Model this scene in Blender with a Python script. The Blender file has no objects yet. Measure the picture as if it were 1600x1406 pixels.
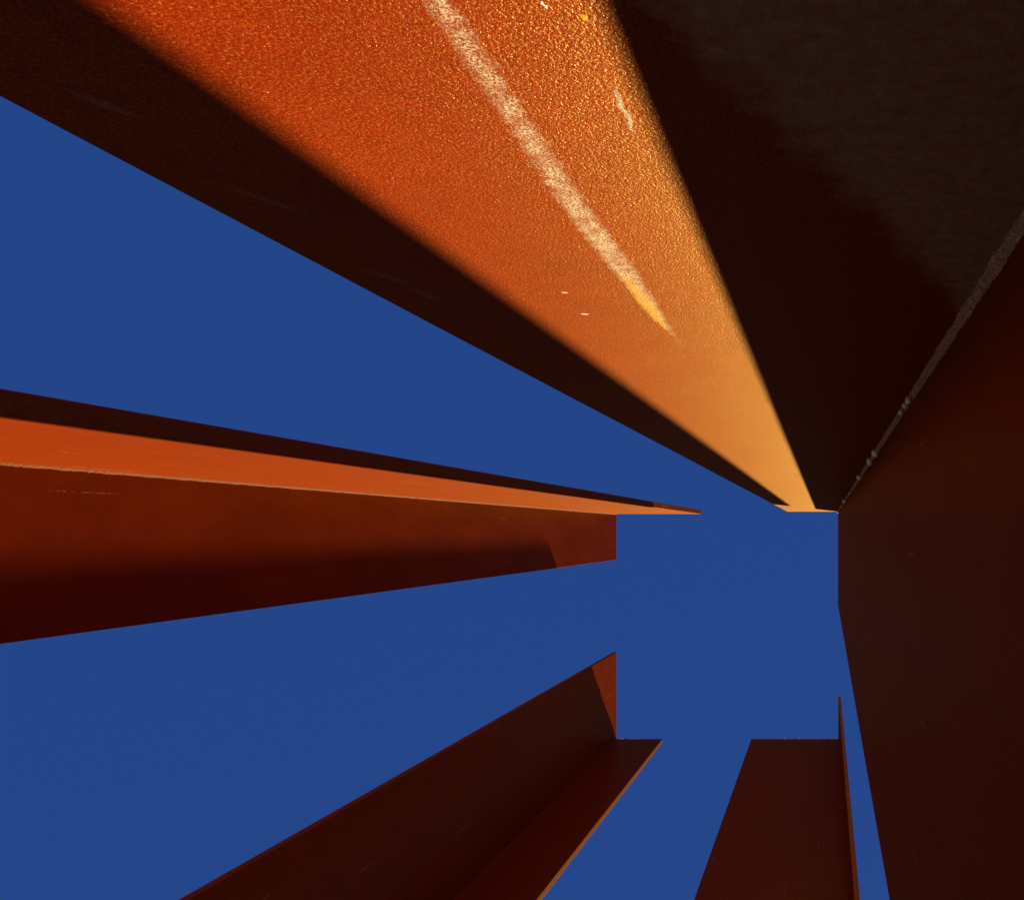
import bpy, bmesh, math, random
from mathutils import Vector, noise

random.seed(7)
S = bpy.context.scene
C = S.collection

# ------------------------------------------------------------------ frame of reference
# One plan unit is U metres. The eye is at plan (EX, EY); the plan is drawn as seen looking straight up
# (x to the right of the picture, y to its bottom), which is world +X, +Y.
U = 0.0085
EX, EY = 1289.3, 830.2
EYE_Z = 1.25
F = 1500.0                       # height of the plate tops above the eye, in plan units
TOP = EYE_Z + F * U
def wx(u): return (u - EX) * U
def wy(v): return (v - EY) * U

# ------------------------------------------------------------------ camera: straight up, shifted lens
cam = bpy.data.cameras.new('camera')
cam.sensor_fit = 'HORIZONTAL'
cam.sensor_width = 36.0
cam.lens = 36.0 * F / 1600.0
cam.shift_x = (800 - EX) / 1600.0
cam.shift_y = (EY - 703) / 1600.0
cam.clip_start = 0.01
cam.clip_end = 20000
cam_o = bpy.data.objects.new('camera', cam)
cam_o.location = (0, 0, EYE_Z)
cam_o.rotation_euler = (math.pi, 0, 0)
C.objects.link(cam_o)
S.camera = cam_o

# ------------------------------------------------------------------ sun and sky
R_XY = 4.35                      # how much more the sun comes along +Y than along +X
R_Z = 0.00079 * F                # rise of the sun per unit of +Y
SUN = Vector((1.0, R_XY, R_XY * R_Z)).normalized()
SUN_EL = math.asin(SUN.z)
SUN_AZ = math.atan2(SUN.x, SUN.y)
sun = bpy.data.lights.new('sun', 'SUN')
sun.energy = 5.0
sun.angle = math.radians(0.53)
sun.color = (1.0, 0.88, 0.70)
sun_o = bpy.data.objects.new('sun', sun)
sun_o.rotation_euler = (-SUN).to_track_quat('-Z', 'Y').to_euler()
sun_o.location = SUN * 60
C.objects.link(sun_o)

W = bpy.data.worlds.new('World')
S.world = W
W.use_nodes = True
wn, wl = W.node_tree.nodes, W.node_tree.links
wn.clear()
sky = wn.new('ShaderNodeTexSky')
sky.sky_type = 'NISHITA'
sky.sun_disc = False
sky.sun_elevation = SUN_EL
sky.sun_rotation = SUN_AZ
sky.altitude = 300
sky.air_density = 1.0
sky.dust_density = 0.6
sky.ozone_density = 2.0
mixs = wn.new('ShaderNodeMix')
mixs.data_type = 'RGBA'
# deep blue overhead, as in the photograph, passing into the plain daylight sky towards the horizon
geo = wn.new('ShaderNodeTexCoord')
sepw = wn.new('ShaderNodeSeparateXYZ')
wl.new(geo.outputs['Generated'], sepw.inputs[0])
mr = wn.new('ShaderNodeMapRange')
mr.interpolation_type = 'SMOOTHSTEP'
mr.inputs['From Min'].default_value = 0.0
mr.inputs['From Max'].default_value = 0.62
mr.inputs['To Min'].default_value = 0.5
mr.inputs['To Max'].default_value = 0.985
wl.new(sepw.outputs[2], mr.inputs['Value'])
wl.new(mr.outputs[0], mixs.inputs[0])
mixs.inputs[7].default_value = (0.120, 0.440, 1.86, 1)
bg = wn.new('ShaderNodeBackground')
bg.inputs['Strength'].default_value = 0.06
wo = wn.new('ShaderNodeOutputWorld')
wl.new(sky.outputs[0], mixs.inputs[6])
wl.new(mixs.outputs[2], bg.inputs['Color'])
wl.new(bg.outputs[0], wo.inputs['Surface'])

S.view_settings.view_transform = 'Standard'
S.view_settings.look = 'None'
S.view_settings.gamma = 1
S.view_settings.use_curve_mapping = False
S.view_settings.exposure = 1.15
S.render.engine = 'CYCLES'
S.cycles.max_bounces = 6
S.cycles.diffuse_bounces = 5
S.cycles.glossy_bounces = 3

# ------------------------------------------------------------------ materials
class NT:
    """tiny helper around a node tree"""
    def __init__(self, mat):
        mat.use_nodes = True
        self.t = mat.node_tree
        self.t.nodes.clear()
    def n(self, kind, **kw):
        o = self.t.nodes.new(kind)
        for k, v in kw.items():
            setattr(o, k, v)
        return o
    def l(self, a, b):
        self.t.links.new(a, b)
    def set(self, sock, v):
        if isinstance(v, bpy.types.NodeSocket): self.l(v, sock)
        else: sock.default_value = v
    def math(self, op, a, b=0.0, c=0.0, clamp=False):
        m = self.n('ShaderNodeMath', operation=op, use_clamp=clamp)
        for i, v in enumerate((a, b, c)): self.set(m.inputs[i], v)
        return m.outputs[0]
    def ramp(self, fac, stops, interp='LINEAR'):
        r = self.n('ShaderNodeValToRGB')
        r.color_ramp.interpolation = interp
        e = r.color_ramp.elements
        while len(e) < len(stops): e.new(0.5)
        for i, (p, c) in enumerate(stops):
            e[i].position = p
            e[i].color = c if len(c) == 4 else (*c, 1)
        self.l(fac, r.inputs[0])
        return r.outputs[0]
    def mix(self, fac, a, b, mode='MIX'):
        m = self.n('ShaderNodeMix', data_type='RGBA', blend_type=mode)
        self.set(m.inputs[0], fac)
        self.set(m.inputs[6], a if not isinstance(a, tuple) else (*a, 1))
        self.set(m.inputs[7], b if not isinstance(b, tuple) else (*b, 1))
        return m.outputs[2]
    def noise(self, vec, scale, detail=2.0, rough=0.5):
        o = self.n('ShaderNodeTexNoise')
        self.set(o.inputs['Vector'], vec)
        o.inputs['Scale'].default_value = scale
        o.inputs['Detail'].default_value = detail
        o.inputs['Roughness'].default_value = rough
        return o.outputs[0]
    def mapping(self, vec, scale=(1, 1, 1), loc=(0, 0, 0), rot=(0, 0, 0)):
        o = self.n('ShaderNodeMapping')
        self.l(vec, o.inputs[0])
        o.inputs['Location'].default_value = loc
        o.inputs['Rotation'].default_value = rot
        o.inputs['Scale'].default_value = scale
        return o.outputs[0]

G = lambda v: (v, v, v)

def corten(name, marks=None, gain=1.0, dimming=0.0, pcol=(0.095, 0.022, 0.010)):
    """weathered steel: fine rust grain, faint run-off streaks, sparse pale scratches"""
    mat = bpy.data.materials.new(name)
    k = NT(mat)
    out = k.n('ShaderNodeOutputMaterial')
    dif = k.n('ShaderNodeBsdfDiffuse')
    glo = k.n('ShaderNodeBsdfAnisotropic', distribution='GGX')
    ms_ = k.n('ShaderNodeMixShader')
    k.l(dif.outputs[0], ms_.inputs[1])
    k.l(glo.outputs[0], ms_.inputs[2])
    k.l(ms_.outputs[0], out.inputs[0])
    tc = k.n('ShaderNodeTexCoord')
    co = tc.outputs['Object']
    grain = k.noise(co, 410, 2.5, 0.6)
    fine = k.noise(co, 900, 2.0, 0.5)
    blot = k.noise(co, 6.0, 4.0, 0.6)
    runs = k.noise(k.mapping(co, (22, 22, 0.5)), 1.0, 4.0, 0.6)
    base = k.ramp(grain, [(0.28, (0.115, 0.0055, 0.0002)), (0.50, (0.210, 0.0120, 0.0003)), (0.68, (0.30, 0.034, 0.0010))])
    base = k.mix(k.ramp(blot, [(0.35, G(0)), (0.7, G(0.45))]), base, (0.14, 0.0075, 0.0004))
    base = k.mix(k.ramp(runs, [(0.45, G(0)), (0.75, G(0.35))]), base, (0.21, 0.018, 0.0008))
    mot = k.noise(co, 45, 4.0, 0.65)
    base = k.mix(k.ramp(mot, [(0.36, G(0.30)), (0.52, G(0))]), base, (0.125, 0.0065, 0.0003))
    flake = k.ramp(k.noise(co, 430, 1.0, 0.5), [(0.60, G(0)), (0.70, G(0.85))])
    base = k.mix(flake, base, (0.31, 0.085, 0.009))
    # a few long vertical hairline scratches down to paler oxide, one per cell of a coarse random grid
    sp = k.n('ShaderNodeSeparateXYZ')
    k.l(co, sp.inputs[0])
    cb = k.n('ShaderNodeCombineXYZ')
    k.l(k.math('MULTIPLY', k.math('ADD', sp.outputs[0], sp.outputs[1]), 5.0), cb.inputs[0])
    k.l(k.math('MULTIPLY', sp.outputs[2], 0.8), cb.inputs[1])
    vo = k.n('ShaderNodeTexVoronoi', feature='F1', voronoi_dimensions='2D')
    k.l(cb.outputs[0], vo.inputs['Vector'])
    vo.inputs['Scale'].default_value = 1.0
    df = k.n('ShaderNodeVectorMath', operation='SUBTRACT')
    k.l(cb.outputs[0], df.inputs[0]); k.l(vo.outputs['Position'], df.inputs[1])
    ds = k.n('ShaderNodeSeparateXYZ'); k.l(df.outputs[0], ds.inputs[0])
    rc = k.n('ShaderNodeSeparateColor'); k.l(vo.outputs['Color'], rc.inputs[0])
    lean = k.math('MULTIPLY', k.math('SUBTRACT', rc.outputs[0], 0.5), 0.25)
    sd = k.math('ABSOLUTE', k.math('SUBTRACT', ds.outputs[0], k.math('MULTIPLY', ds.outputs[1], lean)))
    sw = k.math('MULTIPLY', k.math('SUBTRACT', 0.018, sd), 80.0, clamp=True)
    sl = k.math('MULTIPLY', k.math('SUBTRACT', k.math('MULTIPLY', rc.outputs[1], 0.16), k.math('ABSOLUTE', ds.outputs[1])), 30.0, clamp=True)
    keep = k.math('GREATER_THAN', rc.outputs[2], 0.5)
    scr = k.math('MULTIPLY', k.math('MULTIPLY', sw, sl), k.math('MULTIPLY', keep, k.ramp(k.noise(co, 40, 2.0, 0.6), [(0.38, G(0)), (0.55, G(0.9))])))
    if not marks:
        base = k.mix(scr, base, (0.44, 0.20, 0.09))
    if dimming:                                   # soft-edged darker tint that dims bounce light in the colour
        pm = k.ramp(k.noise(k.mapping(co, (1, 1, 0.3)), 3.2, 4.0, 0.6), [(0.30, G(dimming * 0.55)), (0.62, G(dimming))])
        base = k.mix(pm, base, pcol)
    if gain != 1.0:
        base = k.mix(0.55, base, (0.24 * gain, 0.075 * gain, 0.014 * gain))
    base_rough = 0.30
    height = k.math('ADD', k.math('MULTIPLY', grain, 1.0), k.math('MULTIPLY', fine, 0.35))
    rough = k.math('ADD', k.math('MULTIPLY', grain, 0.14), base_rough - 0.07)
    if marks:
        sep = k.n('ShaderNodeSeparateXYZ')
        k.l(co, sep.inputs[0])
        X, Z = sep.outputs[0], sep.outputs[2]
        # lighter patch painted into the colour: light falling at the inner corner's foot
        light_edge = k.math('SUBTRACT', k.math('SUBTRACT', X, marks['light_x']), k.math('MULTIPLY', k.math('SUBTRACT', Z, marks['light_z']), 0.38))
        light_edge = k.math('ADD', light_edge, k.math('MULTIPLY', k.math('SUBTRACT', k.noise(co, 28, 4.0, 0.65), 0.5), 0.09))
        light_mask = k.math('MULTIPLY', k.math('MULTIPLY', light_edge, 26.0, clamp=True), k.ramp(k.noise(co, 70, 4.0, 0.7), [(0.35, G(0.45)), (0.65, G(1))]))
        base = k.mix(light_mask, base, (0.33, 0.165, 0.09))
        wob = k.math('MULTIPLY', k.math('SUBTRACT', k.noise(co, 75, 4.0, 0.7), 0.5), 0.020)
        spk = k.noise(co, 480, 2.0, 0.6)
        z0, z1 = marks['z0'], marks['z1']
        t = k.math('DIVIDE', k.math('SUBTRACT', Z, z0), z1 - z0, clamp=True)
        half = k.ramp(t, [(q, G(w * U * 0.47 * 20)) for q, w in marks['half']])     # ramps hold values x20
        half = k.math('DIVIDE', half, 20.0)
        drift = k.math('MULTIPLY', k.math('SUBTRACT', marks['zt'], Z, clamp=False), marks['drift'])
        drift = k.math('MAXIMUM', drift, 0.0)
        d = k.math('ABSOLUTE', k.math('ADD', k.math('SUBTRACT', k.math('SUBTRACT', X, marks['x']), drift), wob))
        m = k.math('MULTIPLY', k.math('SUBTRACT', half, d), 130.0, clamp=True)
        m = k.math('MULTIPLY', m, k.ramp(spk, [(0.42, G(0.04)), (0.58, G(1))]))
        m = k.math('MULTIPLY', m, k.ramp(k.noise(co, 55, 4.0, 0.65), [(0.34, G(0.15)), (0.58, G(1))]))
        m = k.math('MULTIPLY', m, k.ramp(t, [(0.0, G(0.5)), (0.4, G(0.72)), (0.7, G(1.0)), (1.0, G(0.8))]))
        base = k.mix(m, base, (0.56, 0.46, 0.27))
        # yellow core inside the upper end of the streak
        ty = k.math('DIVIDE', k.math('SUBTRACT', Z, marks['yz0']), marks['yz1'] - marks['yz0'])
        hy = k.math('MULTIPLY', k.math('MULTIPLY', ty, k.math('SUBTRACT', 1.0, ty)), 4.0 * marks['yw'])
        dy = k.math('ABSOLUTE', k.math('ADD', k.math('SUBTRACT', X, marks['yx']), k.math('MULTIPLY', wob, 0.6)))
        my = k.math('MULTIPLY', k.math('SUBTRACT', hy, dy), 240.0, clamp=True)
        my = k.math('MULTIPLY', my, k.ramp(spk, [(0.36, G(0.1)), (0.60, G(0.9))]))
        base = k.mix(my, base, (0.50, 0.27, 0.025))
        for (sx, sz, rx, rz, lean, col, hard, opac) in marks['spots']:
            a = k.math('DIVIDE', k.math('ADD', k.math('SUBTRACT', k.math('SUBTRACT', X, sx), k.math('MULTIPLY', k.math('SUBTRACT', Z, sz), lean)), k.math('MULTIPLY', wob, 0.6)), rx)
            b = k.math('DIVIDE', k.math('SUBTRACT', Z, sz), rz)
            r2 = k.math('ADD', k.math('MULTIPLY', a, a), k.math('MULTIPLY', b, b))
            ms = k.math('MULTIPLY', k.math('SUBTRACT', k.math('MULTIPLY', spk, 2.1), r2), hard, clamp=True)
            ms = k.math('MULTIPLY', ms, opac)
            base = k.mix(ms, base, col)
    bump = k.n('ShaderNodeBump')
    bump.inputs['Strength'].default_value = 0.72 if marks else 0.38
    bump.inputs['Distance'].default_value = 0.0011
    k.l(height, bump.inputs['Height'])
    wave = k.n('ShaderNodeBump')
    wave.inputs['Strength'].default_value = 0.25
    wave.inputs['Distance'].default_value = 0.02
    k.l(k.noise(co, 2.2, 2.0, 0.5), wave.inputs['Height'])
    k.l(wave.outputs[0], bump.inputs['Normal'])
    # a thin oxide sheen: weak face on, stronger at a glancing view (Fresnel)
    lw = k.n('ShaderNodeLayerWeight')
    lw.inputs['Blend'].default_value = 0.5
    k.l(wave.outputs[0], lw.inputs['Normal'])
    fres = k.math('ADD', k.math('MULTIPLY', k.math('POWER', lw.outputs['Facing'], 3.0), 0.072), 0.031)
    fres = k.math('MULTIPLY', fres, k.ramp(k.noise(co, 520, 2.0, 0.6), [(0.44, G(0.5)), (0.66, G(1.0))]))
    fres = k.math('MULTIPLY', fres, 1.6)
    k.l(fres, ms_.inputs[0])
    k.l(bump.outputs[0], dif.inputs['Normal'])
    k.l(bump.outputs[0], glo.inputs['Normal'])
    k.l(base, dif.inputs['Color'])
    dif.inputs['Roughness'].default_value = 0.0
    glo.inputs['Color'].default_value = (0.95, 0.79, 0.19, 1)
    k.l(rough, glo.inputs['Roughness'])
    return mat

def weld_material(name, lo, hi):
    mat = bpy.data.materials.new(name)
    k = NT(mat)
    out = k.n('ShaderNodeOutputMaterial')
    p = k.n('ShaderNodeBsdfPrincipled')
    k.l(p.outputs[0], out.inputs[0])
    co = k.n('ShaderNodeTexCoord').outputs['Object']
    g = k.noise(co, 260, 3.0, 0.65)
    k.l(k.ramp(g, [(0.3, lo), (0.7, hi)]), p.inputs['Base Color'])
    p.inputs['Roughness'].default_value = 0.75
    p.inputs['Specular IOR Level'].default_value = 0.03
    b = k.n('ShaderNodeBump')
    b.inputs['Strength'].default_value = 0.9
    b.inputs['Distance'].default_value = 0.004
    k.l(g, b.inputs['Height'])
    k.l(b.outputs[0], p.inputs['Normal'])
    return mat

def spatter_material():
    mat = bpy.data.materials.new('weld_spatter')
    k = NT(mat)
    out = k.n('ShaderNodeOutputMaterial')
    p = k.n('ShaderNodeBsdfPrincipled')
    k.l(p.outputs[0], out.inputs[0])
    co = k.n('ShaderNodeTexCoord').outputs['Object']
    g = k.noise(co, 300, 2.0, 0.5)
    k.l(k.ramp(g, [(0.3, (0.80, 0.74, 0.68)), (0.7, (0.92, 0.90, 0.86))]), p.inputs['Base Color'])
    p.inputs['Roughness'].default_value = 0.4
    return mat

def ground_material():
    mat = bpy.data.materials.new('bounce_ground')  # ground out of view, its green tone picked for the light it throws up
    k = NT(mat)
    out = k.n('ShaderNodeOutputMaterial')
    p = k.n('ShaderNodeBsdfPrincipled')
    k.l(p.outputs[0], out.inputs[0])
    co = k.n('ShaderNodeTexCoord').outputs['Object']
    v = k.n('ShaderNodeTexVoronoi', feature='F1')
    k.l(co, v.inputs['Vector'])
    v.inputs['Scale'].default_value = 70
    g = k.noise(co, 3.0, 5.0, 0.6)
    c = k.ramp(v.outputs['Color'], [(0.1, (0.044, 0.060, 0.034)), (0.9, (0.085, 0.112, 0.062))])
    c = k.mix(k.ramp(g, [(0.4, G(0)), (0.7, G(0.5))]), c, (0.100, 0.098, 0.072))
    k.l(c, p.inputs['Base Color'])
    p.inputs['Roughness'].default_value = 0.9
    b = k.n('ShaderNodeBump')
    b.inputs['Distance'].default_value = 0.01
    k.l(v.outputs['Distance'], b.inputs['Height'])
    k.l(b.outputs[0], p.inputs['Normal'])
    return mat

M_STEEL = corten('weathered_steel')
M_WELD = weld_material('weld_metal', (0.13, 0.026, 0.003), (0.32, 0.085, 0.012))
M_WELD_PALE = weld_material('weld_metal_pale', (0.20, 0.065, 0.035), (0.66, 0.36, 0.20))
M_DIMMED = corten('weathered_steel_dimmed', dimming=0.42)  # steel darkened in colour to hold down reddish bounce light
M_DIMMED_RED = corten('weathered_steel_dimmed_red', dimming=0.75, pcol=(0.085, 0.0035, 0.0003))  # same steel tinted deep red, dimming a face the bounce makes too bright
M_EDGE = corten('pale_edge_steel', gain=1.9)
M_SPAT = spatter_material()

# ------------------------------------------------------------------ mesh helpers
def link(name, me, mat, parent=None):
    me.materials.append(mat)
    o = bpy.data.objects.new(name, me)
    C.objects.link(o)
    if parent: o.parent = parent
    return o

def plate_mesh(x0, x1, y0, y1, z0, z1, bev=0.0035, seg=48):
    """steel plate: bevelled box cut into courses along its height, edges very slightly uneven"""
    bm = bmesh.new()
    bmesh.ops.create_cube(bm, size=1)
    for v in bm.verts:
        v.co = Vector((x0 if v.co.x < 0 else x1, y0 if v.co.y < 0 else y1, z0 if v.co.z < 0 else z1))
    bmesh.ops.bevel(bm, geom=list(bm.edges), offset=bev, segments=2, profile=0.6, affect='EDGES')
    for i in range(1, seg):
        z = z0 + (z1 - z0) * i / seg
        bmesh.ops.bisect_plane(bm, geom=list(bm.verts) + list(bm.edges) + list(bm.faces), plane_co=(0, 0, z), plane_no=(0, 0, 1))
    ox, oy = random.uniform(-50, 50), random.uniform(-50, 50)
    for v in bm.verts:
        n = noise.noise(Vector((v.co.x * 0.7 + ox, v.co.y * 0.7 + oy, v.co.z * 0.45)))
        n2 = noise.noise(Vector((v.co.x * 0.7 + oy, v.co.y * 0.7 + ox, v.co.z * 0.45 + 9)))
        if z0 + 0.02 < v.co.z < z1 - 0.02:
            v.co.x += n * 0.0012
            v.co.y += n2 * 0.0012
    me = bpy.data.meshes.new('plate')
    bm.to_mesh(me)
    bm.free()
    for f in me.polygons: f.use_smooth = False
    return me

def weld_mesh(dx, dy, z0, z1, w=0.016, step=0.007):
    """fillet weld in the inner corner at the local origin, opening to (dx, dy), rippled along its length"""
    bm = bmesh.new()
    n = int((z1 - z0) / step)
    rows = []
    ph = random.uniform(0, 99)
    for i in range(n + 1):
        z = z0 + (z1 - z0) * i / n
        ww = w * (1 + 0.24 * noise.noise(Vector((ph, z * 14, 0))) + 0.28 * noise.noise(Vector((ph, z * 55, 3))))
        rip = 0.0011 * math.sin(z / 0.0105 * math.pi + noise.noise(Vector((ph, z * 3, 1))) * 3)
        row = []
        for j in range(6):
            a = j / 5 * math.pi / 2
            # shallow convex fillet between the two legs
            cx, cy = ww * math.cos(a), ww * math.sin(a)
            q = 0.70 + 0.30 * abs(math.cos(2 * a))
            off = rip if 0 < j < 5 else 0
            row.append(bm.verts.new((dx * (cx * q + off - 0.0008), dy * (cy * q + off - 0.0008), z + 0.003 * math.sin(2 * a))))
        rows.append(row)
    for a, b in zip(rows, rows[1:]):
        for j in range(5):
            bm.faces.new((a[j], a[j + 1], b[j + 1], b[j]))
    bmesh.ops.recalc_face_normals(bm, faces=bm.faces)
    me = bpy.data.meshes.new('weld_bead')
    bm.to_mesh(me)
    bm.free()
    for f in me.polygons: f.use_smooth = True
    return me

def spatter_mesh(pts):
    """lumps of weld spatter: (x, y, z, radius)"""
    bm = bmesh.new()
    for (x, y, z, r) in pts:
        q = bmesh.ops.create_icosphere(bm, subdivisions=2, radius=r)
        sx, sy, sz = (random.uniform(0.8, 1.3) for _ in range(3))
        for v in q['verts']:
            c = v.co.copy()
            j = 1 + 0.35 * noise.noise(c / r * 1.3 + Vector((x * 71, z * 13, y * 37)))
            v.co = Vector((x + c.x * j * sx, y + c.y * j * sy, z + c.z * j * sz * 1.6))
    me = bpy.data.meshes.new('weld_spatter')
    bm.to_mesh(me)
    bm.free()
    for f in me.polygons: f.use_smooth = True
    return me

# ------------------------------------------------------------------ the setting
bm = bmesh.new()
bmesh.ops.create_grid(bm, x_segments=8, y_segments=8, size=4000)
me = bpy.data.meshes.new('ground')
bm.to_mesh(me); bm.free()
g = link('ground', me, ground_material())
g['kind'] = 'structure'

# ------------------------------------------------------------------ the four angle columns
def column(cx, cy, ax, ay, tx, ty, label, weld_w=0.016, spat=(), mat_x=None, mat_y=None, weld=None, pale_end_x=False, pale_end_y=False):
    """angle of two plates. Inner corner at plan (cx, cy). The plate along x runs to plan x = ax (thickness tx, outwards
    in y); the plate along y runs to plan y = ay (thickness ty, outwards in x)."""
    root = bpy.data.objects.new('steel_sculpture', None)
    C.objects.link(root)
    root.location = (wx(cx), wy(cy), 0)
    root.empty_display_size = 0.3
    root['label'] = label
    root['category'] = 'sculpture'
    root['kind'] = 'thing'
    root['group'] = 'four rusted steel angle columns standing in a square'
    dx = 1 if ax > cx else -1
    dy = 1 if ay > cy else -1
    lx, ly = (ax - cx) * U, (ay - cy) * U
    tx, ty = tx * U, ty * U
    # plate along x: runs past the corner over the end of the other one
    xs = sorted((-dx * ty, lx)); ys = sorted((0.0, -dy * tx))
    px = link('plate', plate_mesh(xs[0], xs[1], ys[0], ys[1], 0.0, TOP), mat_x or M_STEEL, root)
    # plate along y: butts against the inner face of the first
    ys2 = sorted((dy * 0.001, ly)); xs2 = sorted((0.0, -dx * ty))
    py = link('plate', plate_mesh(xs2[0], xs2[1], ys2[0], ys2[1], 0.0, TOP - 0.001), mat_y or M_STEEL, root)
    for o, on, ax_, val in ((px, pale_end_x, 0, dx), (py, pale_end_y, 1, dy)):
        if on:                                   # end face in a paler, yellower tone
            o.data.materials.append(M_EDGE)
            for f in o.data.polygons:
                if f.normal[ax_] * val > 0.9: f.material_index = 1
    wb = link('weld_bead', weld_mesh(dx, dy, 0.004, TOP - 0.004, weld_w), weld or M_WELD, root)
    pts = [(dx * a, dy * b, z, r) for (a, b, z, r) in spat]
    if pts:
        o = link('weld_spatter', spatter_mesh(pts), M_SPAT, wb)
        o['kind'] = 'stuff'
    return root, px, py

def zk(k): return EYE_Z + F * U / k      # height seen at magnification k

# marks and painted light patch on the sunlit plate next to the eye, in that plate's own coordinates
cx0, cy0 = 1309.3, 799.3
def px_to_plate(u, v):
    k = (EY - v) / (EY - cy0)
    return (EX - (EX - u) / k - cx0) * U, zk(k)
zs = lambda v: px_to_plate(1000, v)[1]
z_lo, z_hi = EYE_Z + 0.05, zs(546)
tt = lambda v: (zs(v) - z_lo) / (z_hi - z_lo)
spots = []
for (u0, v0, u1, v1, rx, col, hard, opac) in [(957, 135, 992, 208, 0.0020, (0.36, 0.29, 0.20), 1.3, 0.75), (905, 28, 921, 30, 0.0024, (0.48, 0.22, 0.015), 1.4, 0.7),
                                  (846, 5, 849, 11, 0.0011, (0.75, 0.6, 0.55), 1.8, 0.85), (879, 457, 886, 458, 0.0034, (0.5, 0.36, 0.15), 1.8, 0.8),
                                  (908, 489, 918, 493, 0.0045, (0.6, 0.5, 0.45), 1.8, 0.8),
                                  (90, 135, 225, 190, 0.006, (0.30, 0.17, 0.11), 0.7, 0.4), (350, 290, 490, 340, 0.006, (0.30, 0.17, 0.11), 0.7, 0.36),
                                  (560, 418, 650, 448, 0.008, (0.30, 0.17, 0.11), 0.7, 0.4), (640, 452, 700, 475, 0.008, (0.30, 0.17, 0.11), 0.7, 0.34),
                                  (265, 262, 400, 330, 0.0012, (0.50, 0.03, 0.004), 1.0, 0.7)]:
    a, za = px_to_plate(u0, v0); b, zb = px_to_plate(u1, v1)
    if abs(zb - za) < 0.02:
        spots.append(((a + b) / 2, (za + zb) / 2, rx, 0.004, 0.0, col, 1.8, 0.85))
    else:
        spots.append(((a + b) / 2, (za + zb) / 2, rx, abs(zb - za) / 2 * 1.1, (b - a) / (zb - za), col, hard, opac))
yx0, yz0 = px_to_plate(957, 415); yx1, yz1 = px_to_plate(1050, 522)
marks = dict(x=px_to_plate(957, 400)[0], z0=z_lo, z1=z_hi,
             half=[(0.0, 2.0), (tt(0), 2.4), (tt(200), 2.7), (tt(380), 3.6), (tt(430), 3.5), (tt(470), 2.7), (tt(505), 1.9), (1.0, 0.0)],
             yx=(yx0 + yx1) / 2, yz0=yz0, yz1=yz1, yw=0.0095, spots=spots, zt=zs(330), light_x=(1277.5 - cx0) * U, light_z=zs(0), drift=1.3 * U / (zs(330) - zs(0)))
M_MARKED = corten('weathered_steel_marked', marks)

tr_spat = []
for (u, v, r) in [(1345, 742, .016), (1365, 716, .016), (1375, 702, .014), (1331, 768, .010), (1321, 781, .016), (1316, 790, .010),
                  (1428, 625, .007), (1433, 617, .007), (1413, 636, .005)]:
    k = (EY - v) / (EY - cy0)
    tr_spat.append((0.010, 0.010, zk(k), r))
tr_spat.append((0.004, 0.004, TOP - 0.004, 0.014))
top_bl = [(a * U, -0.001, TOP - 0.004, r) for a, r in [(5, .012), (9, .014), (22, .012), (29, .014), (35, .009)]]
top_br = [(a * U, -0.001, TOP - 0.004, r) for a, r in [(84, .014), (60, .015), (32, .010), (10, .012), (74, .008)]]

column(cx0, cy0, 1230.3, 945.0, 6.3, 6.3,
       'nearest rusted steel angle column, its sunlit orange plate marked by a pale streak', 0.0105, tr_spat, mat_x=M_MARKED, mat_y=M_DIMMED, weld=M_WELD_PALE)
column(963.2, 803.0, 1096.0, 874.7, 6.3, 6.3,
       'rusted steel angle column with long orange sunlit face, running off the left side', 0.0105, mat_y=M_DIMMED_RED)
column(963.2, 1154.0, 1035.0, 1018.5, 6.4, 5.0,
       'dark red steel angle column with a small sunlit triangle at its top', 0.005, top_bl, mat_x=M_DIMMED, mat_y=None, pale_end_x=True)
column(1309.8, 1154.0, 1173.8, 1087.0, 6.3, 3.9,
       'dark brown steel angle column running off the bottom, beside the narrow sky gap', 0.005, top_br, pale_end_y=True)
